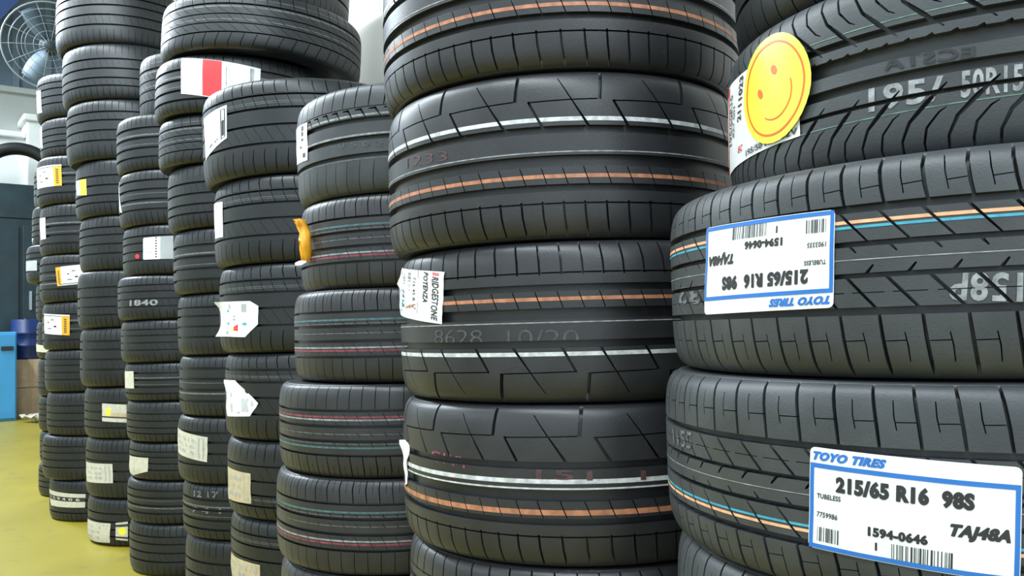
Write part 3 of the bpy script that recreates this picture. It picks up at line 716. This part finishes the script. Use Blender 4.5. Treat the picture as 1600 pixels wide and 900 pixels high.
p = Patch(tid, [(a_c - ha, z_c + hz), (a_c + ha, z_c + hz), (a_c + ha, z_c - hz), (a_c - ha, z_c - hz)], 0.0003, base=.0040)
def disc(cx, cy, rx, ry, n=36): return [(cx + rx * math.cos(2 * PI * k / n), cy + ry * math.sin(2 * PI * k / n)) for k in range(n)]
RC, RS = math.cos(math.radians(36)), math.sin(math.radians(36))
def rot_(pl): return [(.5 + (x - .5) * RC - (y - .5) * RS, .5 + (x - .5) * RS + (y - .5) * RC) for x, y in pl]
st = p.sheet('round_sticker', [disc(.5, .5, .5, .5)], M['yellow'], label='round yellow smiling face sticker', nu=16, nv=16)
def arc_band(cx, cy, r0, r1, a0, a1, n=40):
    out = []
    for k in range(n):
        b0 = math.radians(a0 + (a1 - a0) * k / n); b1 = math.radians(a0 + (a1 - a0) * (k + 1) / n)
        out.append([(cx + r0 * math.cos(b0), cy + r0 * math.sin(b0)), (cx + r1 * math.cos(b0), cy + r1 * math.sin(b0)),
                    (cx + r1 * math.cos(b1), cy + r1 * math.sin(b1)), (cx + r0 * math.cos(b1), cy + r0 * math.sin(b1))])
    return out
p.sheet('ring_print', arc_band(.5, .5, .415, .435, 0, 360, 60), M['smile'], .0004, st)
p.sheet('face_print', [rot_(q) for q in [disc(.36, .60, .036, .052, 18), disc(.64, .60, .036, .052, 18)] + arc_band(.5, .45, .24, .254, 200, 340, 24)], M['smile'], .0004, st)

# the other stickers
p, st = sticker('d1w', 'paper', None, 0.0003, label='long white sticker with red panel', nu=14)
p.sheet('red_panel', [rect(.31, .02, .55, .99)], M['red'], .0004, st, nu=20)
p.text([('0 1 1 1', .60, .66, .35, .9, .02, 0)] + bars(.88, .93, .5, .95, 5, 6), M['ink'], st)
p, st = sticker('e1', 'paper', None, 0.0005); p.text([('poly', rect(.80, .08, .83, .92)), ('poly', rect(.92, .08, .95, .92)), ('poly', rect(.80, .90, .95, .92)), ('poly', rect(.80, .08, .95, .10)), ('poly', rect(.84, .15, .91, .6)), ('8 0', .3, .7, .12, .2, .01, 0)], M['ink'], st)
p, st = sticker('f1', 'paper', None, 0.0006); p.text([('poly', rect(.68, .82, .82, .95)), ('poly', rect(.68, .68, .80, .80)), ('poly', rect(.68, .55, .8, .62)), ('poly', rect(.6, .36, .7, .42)), ('poly', rect(.75, .1, .9, .22))], M['ink'], st)
p, st = sticker('e2', 'paper', None, 0.0005); p.text([('poly', rect(.25, .12, .32, .9)), ('poly', rect(.70, .12, .76, .9)), ('poly', rect(.4, .85, .6, .93))], M['paper_grey'], st)
p, st = sticker('e3', 'paper', [(.02, 1), (.86, 1), (1, .86), (1, .36), (.76, 0), (.03, 0)], 0.0006, [(0, 1, .30, .022), (0, 0, .34, .02)], name='paper_label', label='white paper with cut corner and curling edge')
p.text([('poly', rect(.70, .70, .80, .92)), ('poly', rect(.38, .80, .44, .92)), ('poly', rect(.50, .46, .56, .52)), ('poly', rect(.50, .56, .56, .60)), ('poly', rect(.28, .08, .36, .16))], M['paper_grey'], st)
p.text([('poly', rect(.34, .70, .40, .77)), ('poly', rect(.34, .34, .40, .41)), ('poly', rect(.72, .33, .80, .40))], M['teal'], st)
p.text([('poly', [(.44, .16), (.52, .18), (.52, .28)])], M['yellow'], st); p.text([('poly', [(.52, .18), (.62, .16), (.62, .36), (.52, .28)])], M['red'], st)
p, st = sticker('e4', 'paper', [(0, 1), (.50, 1), (1, .36), (.80, 0), (.05, 0)], 0.0012, [(.35, .95, .35, .006), (1, .36, .25, .005), (0, .95, .3, .004)], name='paper_label', label='crumpled torn white paper', nu=14, nv=12)
p.text([('poly', rect(.1, .62, .16, .70)), ('poly', rect(.30, .55, .36, .66)), ('poly', rect(.26, .12, .32, .36)), ('poly', rect(.62, .14, .78, .5)), ('poly', rect(.84, .30, .88, .44)), ('poly', rect(.46, .1, .58, .14))], M['print_pale'], st, off=.0008)
for key, m, txt in (('e5', 'paper_tan', ['1594', 'AV R', '0646']), ('e6', 'paper_tan', ['16 94', '0 46', '98']), ('d7', 'paper_cream', ['A 215', 'R 16', '98 S']), ('b8', 'paper_cream', ['1 594', 'TL 06', '46 98']), ('b9', 'paper_cream', ['III 1', '594', '06 4'])):
    p, st = sticker(key, m, None, 0.0005)
    p.text([(s_, .12, .72, .68 - .25 * j, .82 - .25 * j, .01, 0) for j, s_ in enumerate(txt)] + [('poly', rect(.80, .08, .83, .92)), ('poly', rect(.9, .08, .93, .92))], M['paper_grey'], st)
for key, m in (('c2', 'paper'), ('c6', 'paper_cream'), ('a0', 'paper'), ('a1', 'paper'), ('a3', 'paper'), ('z2', 'paper_grey'), ('z1', 'paper_grey'), ('z4', 'paper_cream')):
    p, st = sticker(key, m, None, 0.0003)
    p.text([('poly', rect(.15, .2, .85, .23)), ('poly', rect(.15, .5, .7, .53)), ('poly', rect(.15, .75, .85, .78))], M['paper_grey'], st)
p, st = sticker('c3', 'paper', rrect(.05, 1.4), 0.0003); p.sheet('grey_panel', [rect(.60, 0, 1, 1)], M['paper_grey'], .0003, st)
p.text([('poly', rect(.44, .08 + .12 * j, .49, .14 + .12 * j)) for j in range(8)] + bars(.15, .40, .30, .33, 2, 6), M['ink'], st)
p, st = sticker('c3r', 'red', disc(.4, .25, .35, .22, 20), 0.0, name='red_dot', label='small red paint dot')
p, st = sticker('c8', 'paper_cream', [(0, 1), (1, .96), (1, .2), (.45, 0), (0, .16)], 0.0004, name='sticker', label='cream sticker with pointed lower edge'); p.text([('poly', rect(.44, .2, .47, .9)), ('poly', rect(.1, .6, .9, .63))], M['paper_grey'], st)
p, st = sticker('b3', 'paper_grey', None, 0.0003); p.sheet('yellow_panel', [rect(.5, 0, 1, 1)], M['yellow'], .0004, st)
p, st = sticker('b7', 'paper_cream', None, 0.0003); p.sheet('brown_panel', [rect(.4, .2, 1, .52)], M['paper_tan'], .0003, st); p.sheet('dark_band', [rect(0, .22, 1, .30)], M['ink'], .0004, st); p.sheet('yellow_badge', [disc(.28, .55, .12, .22, 16)], M['yellow'], .0005, st)
p, st = sticker('b9b', 'paper_cream', None, 0.0003); p.sheet('dark_band', [rect(0, .75, 1, .88), rect(0, .1, 1, .2)], M['ink'], .0003, st); p.sheet('yellow_badge', [disc(.55, .5, .32, .22, 16)], M['yellow'], .0004, st)
for key, side in (('a2', 1), ('a4', 0), ('a5', 1)):
    p, st = sticker(key, 'paper', None, 0.0003, label='white sticker with orange end panel')
    p.sheet('orange_panel', [rect(.77, 0, 1, .94) if side else rect(0, .02, .20, 1)], M['orange'], .0004, st)
    b = .1 if side else .3
    p.sheet('black_rule', [rect(.0, .90, .95, .93) if side else rect(.1, .05, 1, .09)], M['ink'], .0004, st)
    p.text([('poly', rect(b + .14, .55, b + .2, .62)), ('poly', rect(b + .3, .70, b + .42, .74)), ('poly', rect(b + .12, .26, b + .3, .30)), ('poly', rect(b + .4, .36, b + .5, .44))]
           + [('poly', rect((.84 if side else .07), .12 + .09 * j, (.92 if side else .14), .17 + .09 * j)) for j in range(8)], M['ink'], st, off=.0008)
p, st = sticker('a9', 'paper_cream', None, 0.0003); p.sheet('dark_band', [rect(0, .42, 1, .72)], M['ink'], .0003, st); p.text([('1 5 9 4 0 6', .1, .9, .48, .66, .02, 0)], M['paper_cream'], st, off=.0008)
p, st = sticker('g3', 'paper', [(0, .95), (.7, 1), (1, .9), (.85, .1), (.5, 0), (.2, .05)], 0.002, [(0, .9, .4, .008)], name='paper_label', label='crinkled white tag at the left edge', nu=6, nv=14)
p, st = sticker('g3y', 'yellow', disc(.5, .5, .5, .5, 14), 0.0, name='paint_dab', label='small yellow paint dab')

# writing printed straight on the tread: only the rib tops carry it
def tread_text(key, s_, m, bold=.02, off=.0007):
    tid, cs = SPOTS[key]; P_ = Patch(tid, cs, 0.0); t = TY[tid]; D = t['D']
    (a0, z0), (a1, z1), (a2, z2), (a3, z3) = P_.c
    sg = -1 if t['flip'] else 1
    V = []; Fc = []
    def to_uz(u, v):
        a = (1 - v) * ((1 - u) * a3 + u * a2) + v * ((1 - u) * a0 + u * a1); z = (1 - v) * ((1 - u) * z3 + u * z2) + v * ((1 - u) * z0 + u * z1)
        th = sg * (a - t['spin'])                         # angle in the mould's own frame
        x = th
        for _ in range(6): x = th - (warp(x) - x)
        return x * D.N / (2 * PI), sg * z
    def back(u, z):
        a = warp(2 * PI * u / D.N) * sg + t['spin']; z = sg * z; R, w = t['R'], t['w']; nr, nz = prof_n(z, R, w)
        r = prof_r(z, R) + nr * off; return (r * math.cos(a), r * math.sin(a), w / 2 + z * w * .995 / 2 + nz * off)
    for tri in text_tris(s_, bold, 0.0):
        q = ccw([to_uz(*c) for c in tri])
        k0 = math.floor(min(c[0] for c in q)); k1 = math.floor(max(c[0] for c in q))
        for rn, ra, rb, polys, local in D.ribs:
            if max(c[1] for c in q) <= ra or min(c[1] for c in q) >= rb: continue
            for k in range(k0, k1 + 1):
                for pl in polys:
                    r_ = intersect(q, [(c[0] + k, c[1]) for c in pl])
                    if r_ and abs(area2(r_)) > 1e-7:
                        b = len(V); V += [back(*c) for c in r_]; Fc.append(tuple(range(b, b + len(r_))))
    if Fc: link('tread_lettering', mesh('tread_lettering', V, Fc, m), None, t['root'])
tread_text('x_h1', '195/', M['p_thin'], .03); tread_text('x_h1b', '50R15', M['p_thin'], .03)
tread_text('x_ecs', 'ECSTA', M['black'], .02, off=.0012)
tread_text('x_h2', '2158P', M['p_thin'], .03); tread_text('x_h2b', '32', M['p_dim'], .03); tread_text('x_h3', '1155', M['p_dim'], .02)
tread_text('x_g2', '8628  10/20', M['p_faint'], -.01); tread_text('x_g1', '1233', M['p_faint_red'], -.01)
tread_text('x_g3', 'C1YY', M['p_pink'], .01); tread_text('x_g3b', '151  1', M['p_faint_red'], .01)
tread_text('x_c4', '1840', M['p_thin'], .03); tread_text('x_d8', '12 17', M['p_dim'], .03); tread_text('x_d8b', '7 4 1', M['p_dim'], .02); tread_text('x_f1', '0 5 0 2', M['p_faint'], .02)

# orange paper tag peeling off the third stack
def orange_tag():
    t = TY['F1']; R = t['R']; w = t['w']
    tx = t['root'].location
    az = math.atan2(-tx.y, -tx.x)                         # direction from the tyre to the camera
    aT = az - math.acos(min(1, R / math.hypot(tx.x, tx.y))) + 0.40   # glued a little inside the left outline
    n = Vector((math.cos(aT), math.sin(aT), 0)); vd = Vector((-tx.x, -tx.y, 0)).normalized(); tg = Vector((-vd.y, vd.x, 0))   # free edge sticks out sideways
    rows = [(.60, -.036, .024, .004), (.47, -.032, .026, .003), (.30, -.026, .026, .002), (.12, -.025, .027, .002), (-.05, -.025, .028, .002), (-.22, -.024, .027, .002), (-.34, -.022, .022, .002)]
    V = []; Fc = []
    for zf, sh, wd, lift in rows:
        for k in range(6):
            s_ = k / 5.0; c = n * (R + lift) + tg * (sh + wd * s_) + vd * (.010 * math.sin(s_ * PI) + .009 * math.sin(zf * 9 + 1) + .006 * math.sin(s_ * 9 + zf * 14))
            V.append((c.x, c.y, w / 2 + zf * w / 2))
    for i in range(len(rows) - 1):
        for k in range(5): Fc.append((i * 6 + k, i * 6 + k + 1, (i + 1) * 6 + k + 1, (i + 1) * 6 + k))
    o = link('paper_tag', mesh('paper_tag', V, Fc, M['orange'], True), None, t['root']); o['label'] = 'orange paper tag peeling from the tread'
    md = o.modifiers.new('thick', 'SOLIDIFY'); md.thickness = .0006
    V = []; Fc = []
    for zf, sh, wd, lift in [(-.32, -.024, .024, .0035), (-.37, -.032, .024, .006), (-.43, -.026, .014, .012)]:
        for k in range(4):
            c = n * (R + lift) + tg * (sh + wd * k / 3); V.append((c.x, c.y, w / 2 + zf * w / 2))
    for i in range(2):
        for k in range(3): Fc.append((i * 4 + k, i * 4 + k + 1, (i + 1) * 4 + k + 1, (i + 1) * 4 + k))
    e = link('curled_end', mesh('curled_end', V, Fc, M['paper'], True), None, o); md = e.modifiers.new('thick', 'SOLIDIFY'); md.thickness = .0006
orange_tag()

# ---------------------------------------------------------------- things at the far end of the workshop
def place(root, a, o, z=0.0): root.location = rm(a, o, z); root.rotation_euler = (0, 0, ROOM_RZ); return root
# hanging light fittings
FIT = ['behind the viewer', 'above the rightmost tyre stacks', 'above the middle tyre stacks', 'above the rearmost tyre stacks', 'above the fan', 'above the blue cabinet, added to brighten the back wall', 'over the open floor, nearer one', 'over the open floor, farther one']
for i, (a, o) in enumerate(TUBES):
    r = place(empty('light_fitting'), a, o, tube_z(a))
    box('housing', (0, 0, 0), (2.5, .30, .06), M['white_paint'], r, .01)
    for s_ in (-.08, .08): tube_mesh('tube', [(-1.18, s_, -.05), (1.18, s_, -.05)], .013, M['lamp'], parent=r)
    for s_ in (-1.0, 1.0): tube_mesh('hanger', [(s_, 0, .03), (s_, 0, 6.4 - tube_z(a))], .006, M['steel'], 6, parent=r)
    tag(r, 'twin-tube fluorescent fitting hanging ' + FIT[i], 'light', 'ceiling light fittings')
# wall fan on a steel column
struct(room_box('wall_column', 10.75, 10.95, -2.30, -2.10, 0, 6.4, M['dark_steel'], .01))
fan = empty('fan'); fc = Vector((-5.118, 9.2, 4.265)); fan.location = fc
to_cam = (Vector((0, 0, 1.2)) - fc).normalized(); fan.rotation_euler = to_cam.to_track_quat('Z', 'Y').to_euler()
tag(fan, 'large caged workshop fan high up behind the tyre stacks', 'fan')
def circ(r, z, n=40): return [(r * math.cos(2 * PI * k / n), r * math.sin(2 * PI * k / n), z) for k in range(n)]
tube_mesh('guard_rim', circ(.475, 0), .010, M['steel'], 6, True, fan)
for r_, z_ in ((.40, .06), (.32, .085), (.24, .10), (.16, .105), (.40, -.06), (.28, -.09)): tube_mesh('guard_ring', circ(r_, z_), .003, M['steel'], 5, True, fan)
for k in range(14):
    a = 2 * PI * k / 14; tube_mesh('guard_wire', [(r_ * math.cos(a + .15 * (r_ - .05)), r_ * math.sin(a + .15 * (r_ - .05)), z_) for r_, z_ in ((.05, .11), (.16, .107), (.32, .087), (.40, .062), (.475, 0))], .003, M['steel'], 5, parent=fan)
link('hub', lathe_mesh('hub', [(0, .10), (.06, .095), (.075, .06), (.075, -.05), (0, -.06)], M['dark_steel'], 24), None, fan)
link('motor', lathe_mesh('motor', [(0, -.06), (.10, -.07), (.11, -.12), (.11, -.28), (.08, -.30), (0, -.30)], M['dark_steel'], 24), None, fan)
for k in range(3):
    V = []; Fc = []; base = 2 * PI * k / 3
    for i in range(7):
        r_ = .07 + .36 * i / 6; hw = .09 + .10 * math.sin(PI * i / 6 * .8)
        for s_ in (-1, 0, 1):
            a = base + s_ * hw / max(r_, .14) * .5; V.append((r_ * math.cos(a), r_ * math.sin(a), .015 + .05 * s_))
    for i in range(6):
        for s_ in range(2): Fc.append((i * 3 + s_, i * 3 + s_ + 1, (i + 1) * 3 + s_ + 1, (i + 1) * 3 + s_))
    o = link('blade', mesh('blade', V, Fc, M['clad'], True), None, fan); md = o.modifiers.new('t', 'SOLIDIFY'); md.thickness = .004
inv = (Matrix.Translation(fc) @ fan.rotation_euler.to_matrix().to_4x4()).inverted()
tube_mesh('bracket', [(0, 0, -.29), tuple(inv @ rm(10.75, -2.2, 4.1))], .025, M['dark_steel'], 10, parent=fan)

# tall dark rack with an open bin on top, big tyre standing in it
rack = place(empty('storage_rack'), 13.2, -1.3)
box('carcass', (0, 0, 1.30), (.9, 2.0, 2.60), M['navy'], rack, .02)
box('bin_front', (-.43, 0, 2.83), (.05, 2.0, .46), M['navy'], rack, .01)
for s_ in (-.97, .97): box('bin_side', (0, s_, 2.83), (.9, .05, .46), M['navy'], rack, .01)
box('bin_back', (.43, 0, 2.83), (.05, 2.0, .46), M['navy'], rack, .01)
for i in range(3):
    d = box('door', (-.465, -.66 + i * .66, 1.55), (.03, .62, 1.9), M['navy'] if i != 2 else M['teal_panel'], rack, .01)
    box('handle', (-.49, -.66 + i * .66 + .22, 1.5), (.03, .03, .25), M['steel'], d)
pn = box('control_panel', (-.50, .30, 2.15), (.06, .30, .36), M['dark_steel'], rack, .01)
box('display', (-.535, .28, 2.23), (.01, .16, .12), M['paper_grey'], pn); link('push_button', lathe_mesh('push_button', [(0, .02), (.035, .018), (.04, 0)], M['orange'], 16), None, pn).matrix_local = Matrix.Translation((-.53, .24, 2.05)) @ Matrix.Rotation(-PI / 2, 4, 'Y')
tag(rack, 'tall dark teal steel storage rack behind the blue cabinet', 'rack')
big = empty('truck_tyre'); big.location = rm(13.2, -1.66, 2.61)
tag(big, 'large black truck tyre standing upright on the dark rack', 'tyre')
Rb, wb = .545, .24
prof = [(Rb - .06, -wb / 2), (Rb - .02, -wb * .46), (Rb, -wb * .36), (Rb, -.04), (Rb - .012, -.036), (Rb - .012, -.026), (Rb, -.022), (Rb, .022), (Rb - .012, .026), (Rb - .012, .036), (Rb, .04), (Rb, wb * .36), (Rb - .02, wb * .46), (Rb - .06, wb / 2),
        (Rb - .11, wb * .48), (.415, wb * .40), (.405, wb * .36), (.42, wb * .3), (Rb - .05, wb * .35), (Rb - .03, 0), (Rb - .05, -wb * .35), (.42, -wb * .3), (.405, -wb * .36), (.415, -wb * .40), (Rb - .11, -wb * .48), (Rb - .06, -wb / 2)]
o = link('casing', lathe_mesh('casing', prof, M['rub_far'], 72), None, big)
dv = (Vector((0, 0, 0)) - big.location); yaw = math.atan2(dv.y, dv.x)
o.matrix_local = Matrix.Translation((0, 0, Rb)) @ Matrix.Rotation(yaw, 4, 'Z') @ Matrix.Rotation(PI / 2, 4, 'Y')
for s_ in (1, -1):
    b = link('bead_ring', lathe_mesh('bead_ring', [(.412, .098), (.425, .104), (.432, .1)], M['black'], 60), None, big); b.matrix_local = o.matrix_local @ Matrix.Rotation(0 if s_ > 0 else PI, 4, 'X')
# pale pillar and parapet behind
w1 = struct(room_box('wall_pillar', 13.65, 14.2, -2.6, -1.82, 0, 4.20, M['white_paint'], .02)); 
struct(room_box('trim_2', 13.60, 14.2, -2.65, -1.77, 4.14, 4.24, M['white_paint'], .02))
struct(room_box('wall_parapet', 13.8, 14.2, -1.84, 2.5, 0, 3.92, M['white_paint'], .02))
struct(room_box('trim_3', 13.72, 14.2, -1.82, 2.5, 3.90, 3.99, M['white_paint'], .02))
# blue cabinet, drum, boxes
cab = place(empty('cabinet'), 12.05, -1.05)
box('body', (0, 0, .54), (.5, .84, 1.08), M['cab_blue'], cab, .015)
for i in range(2):
    d = box('door', (-.26, -.205 + .41 * i, .54), (.02, .40, 1.02), M['cab_blue'], cab, .006); box('handle', (-.28, -.205 + .41 * i + (-.11 if i == 0 else .11), .88), (.02, .13, .05), M['black'], d, .006)
tag(cab, 'bright blue steel cabinet standing on the yellow floor', 'cabinet')
dr = place(empty('drum'), 12.42, -1.66, 0.732)
link('shell', lathe_mesh('shell', [(0, 0), (.17, 0), (.18, .02), (.18, .16), (.19, .17), (.18, .18), (.18, .32), (.19, .33), (.18, .34), (.18, .50), (.17, .51), (.165, .50), (0, .50)], M['drum_blue'], 32), None, dr)
link('bung', lathe_mesh('bung', [(0, .525), (.03, .525), (.032, .50)], M['black'], 14), None, dr).location = (.08, 0, 0)
tag(dr, 'small dark blue drum standing on the cardboard boxes', 'drum')
def carton(a, o, z, s, label):
    r = place(empty('cardboard_box'), a, o, z)
    box('body', (0, 0, s[2] / 2), s, M['card'], r, .006)
    for k in (-1, 1): box('flap', (0, k * s[1] * .252, s[2] + .003), (s[0] * .99, s[1] * .49, .006), M['card'], r)
    box('tape', (-s[0] / 2 - .001, 0, s[2] / 2), (.003, .05, s[2] * .98), M['card_tape'], r)
    box('tape', (0, 0, s[2] + .007), (s[0], .05, .003), M['card_tape'], r)
    tag(r, label, 'box', 'cardboard boxes by the cabinet')
carton(12.42, -1.68, .371, (.42, .40, .35), 'brown cardboard box under the blue drum')
carton(12.42, -1.66, 0, (.44, .36, .36), 'brown cardboard box on the floor beside blue cabinet')
carton(12.0, -1.95, 0, (.26, .34, .28), 'small open-fronted carton right of the cardboard pile')
# scraps of paper
def scrap(a, o, s, label, cr=.03, m='paper_cream'):
    V = []; Fc = []; n = 6
    for i in range(n):
        for j in range(n): V.append(((i / (n - 1) - .5) * s[0], (j / (n - 1) - .5) * s[1], .004 + cr * abs(math.sin(i * 1.7 + j * 2.3))))
    for i in range(n - 1):
        for j in range(n - 1): Fc.append((i * n + j, (i + 1) * n + j, (i + 1) * n + j + 1, i * n + j + 1))
    ob = link('paper_scrap', mesh('paper_scrap', V, Fc, M[m], False)); ob.location = rm(a, o, 0); ob.rotation_euler = (0, 0, ROOM_RZ + .4)
    md = ob.modifiers.new('t', 'SOLIDIFY'); md.thickness = .002
    tag(ob, label, 'paper', 'litter on the floor')
scrap(11.35, -1.66, (.30, .34), 'crumpled pale paper on floor beside the rearmost stack', .10)
# banner in the upper corner
bn = place(empty('banner'), 13.7, -1.0, 5.2)
V = [(0, -.75, .75), (0, 1.6, .75), (0, 1.6, -1.1), (0, .15, -.55)]; 
bo = link('sheet', mesh('sheet', V + [(.02, y, z) for _, y, z in V], [(0, 1, 2, 3), (7, 6, 5, 4), (0, 3, 7, 4), (1, 0, 4, 5), (2, 1, 5, 6), (3, 2, 6, 7)], M['banner']), None, bn)
link('white_stroke', mesh('white_stroke', [(-.004, -.10, .75), (-.004, .02, .75), (-.004, -.02, .10), (-.004, -.05, .10)], [(0, 1, 2, 3)], M['paper']), None, bo)
link('orange_stroke', mesh('orange_stroke', [(-.004, .30, .75), (-.004, .60, .75), (-.004, .45, .2)], [(0, 1, 2)], M['orange']), None, bo)
for y_ in (-.6, 1.4): tube_mesh('cord', [(0, y_, .75), (0, y_, 1.2)], .006, M['steel'], 6, parent=bn)
tag(bn, 'blue banner hanging high in the far corner', 'banner')
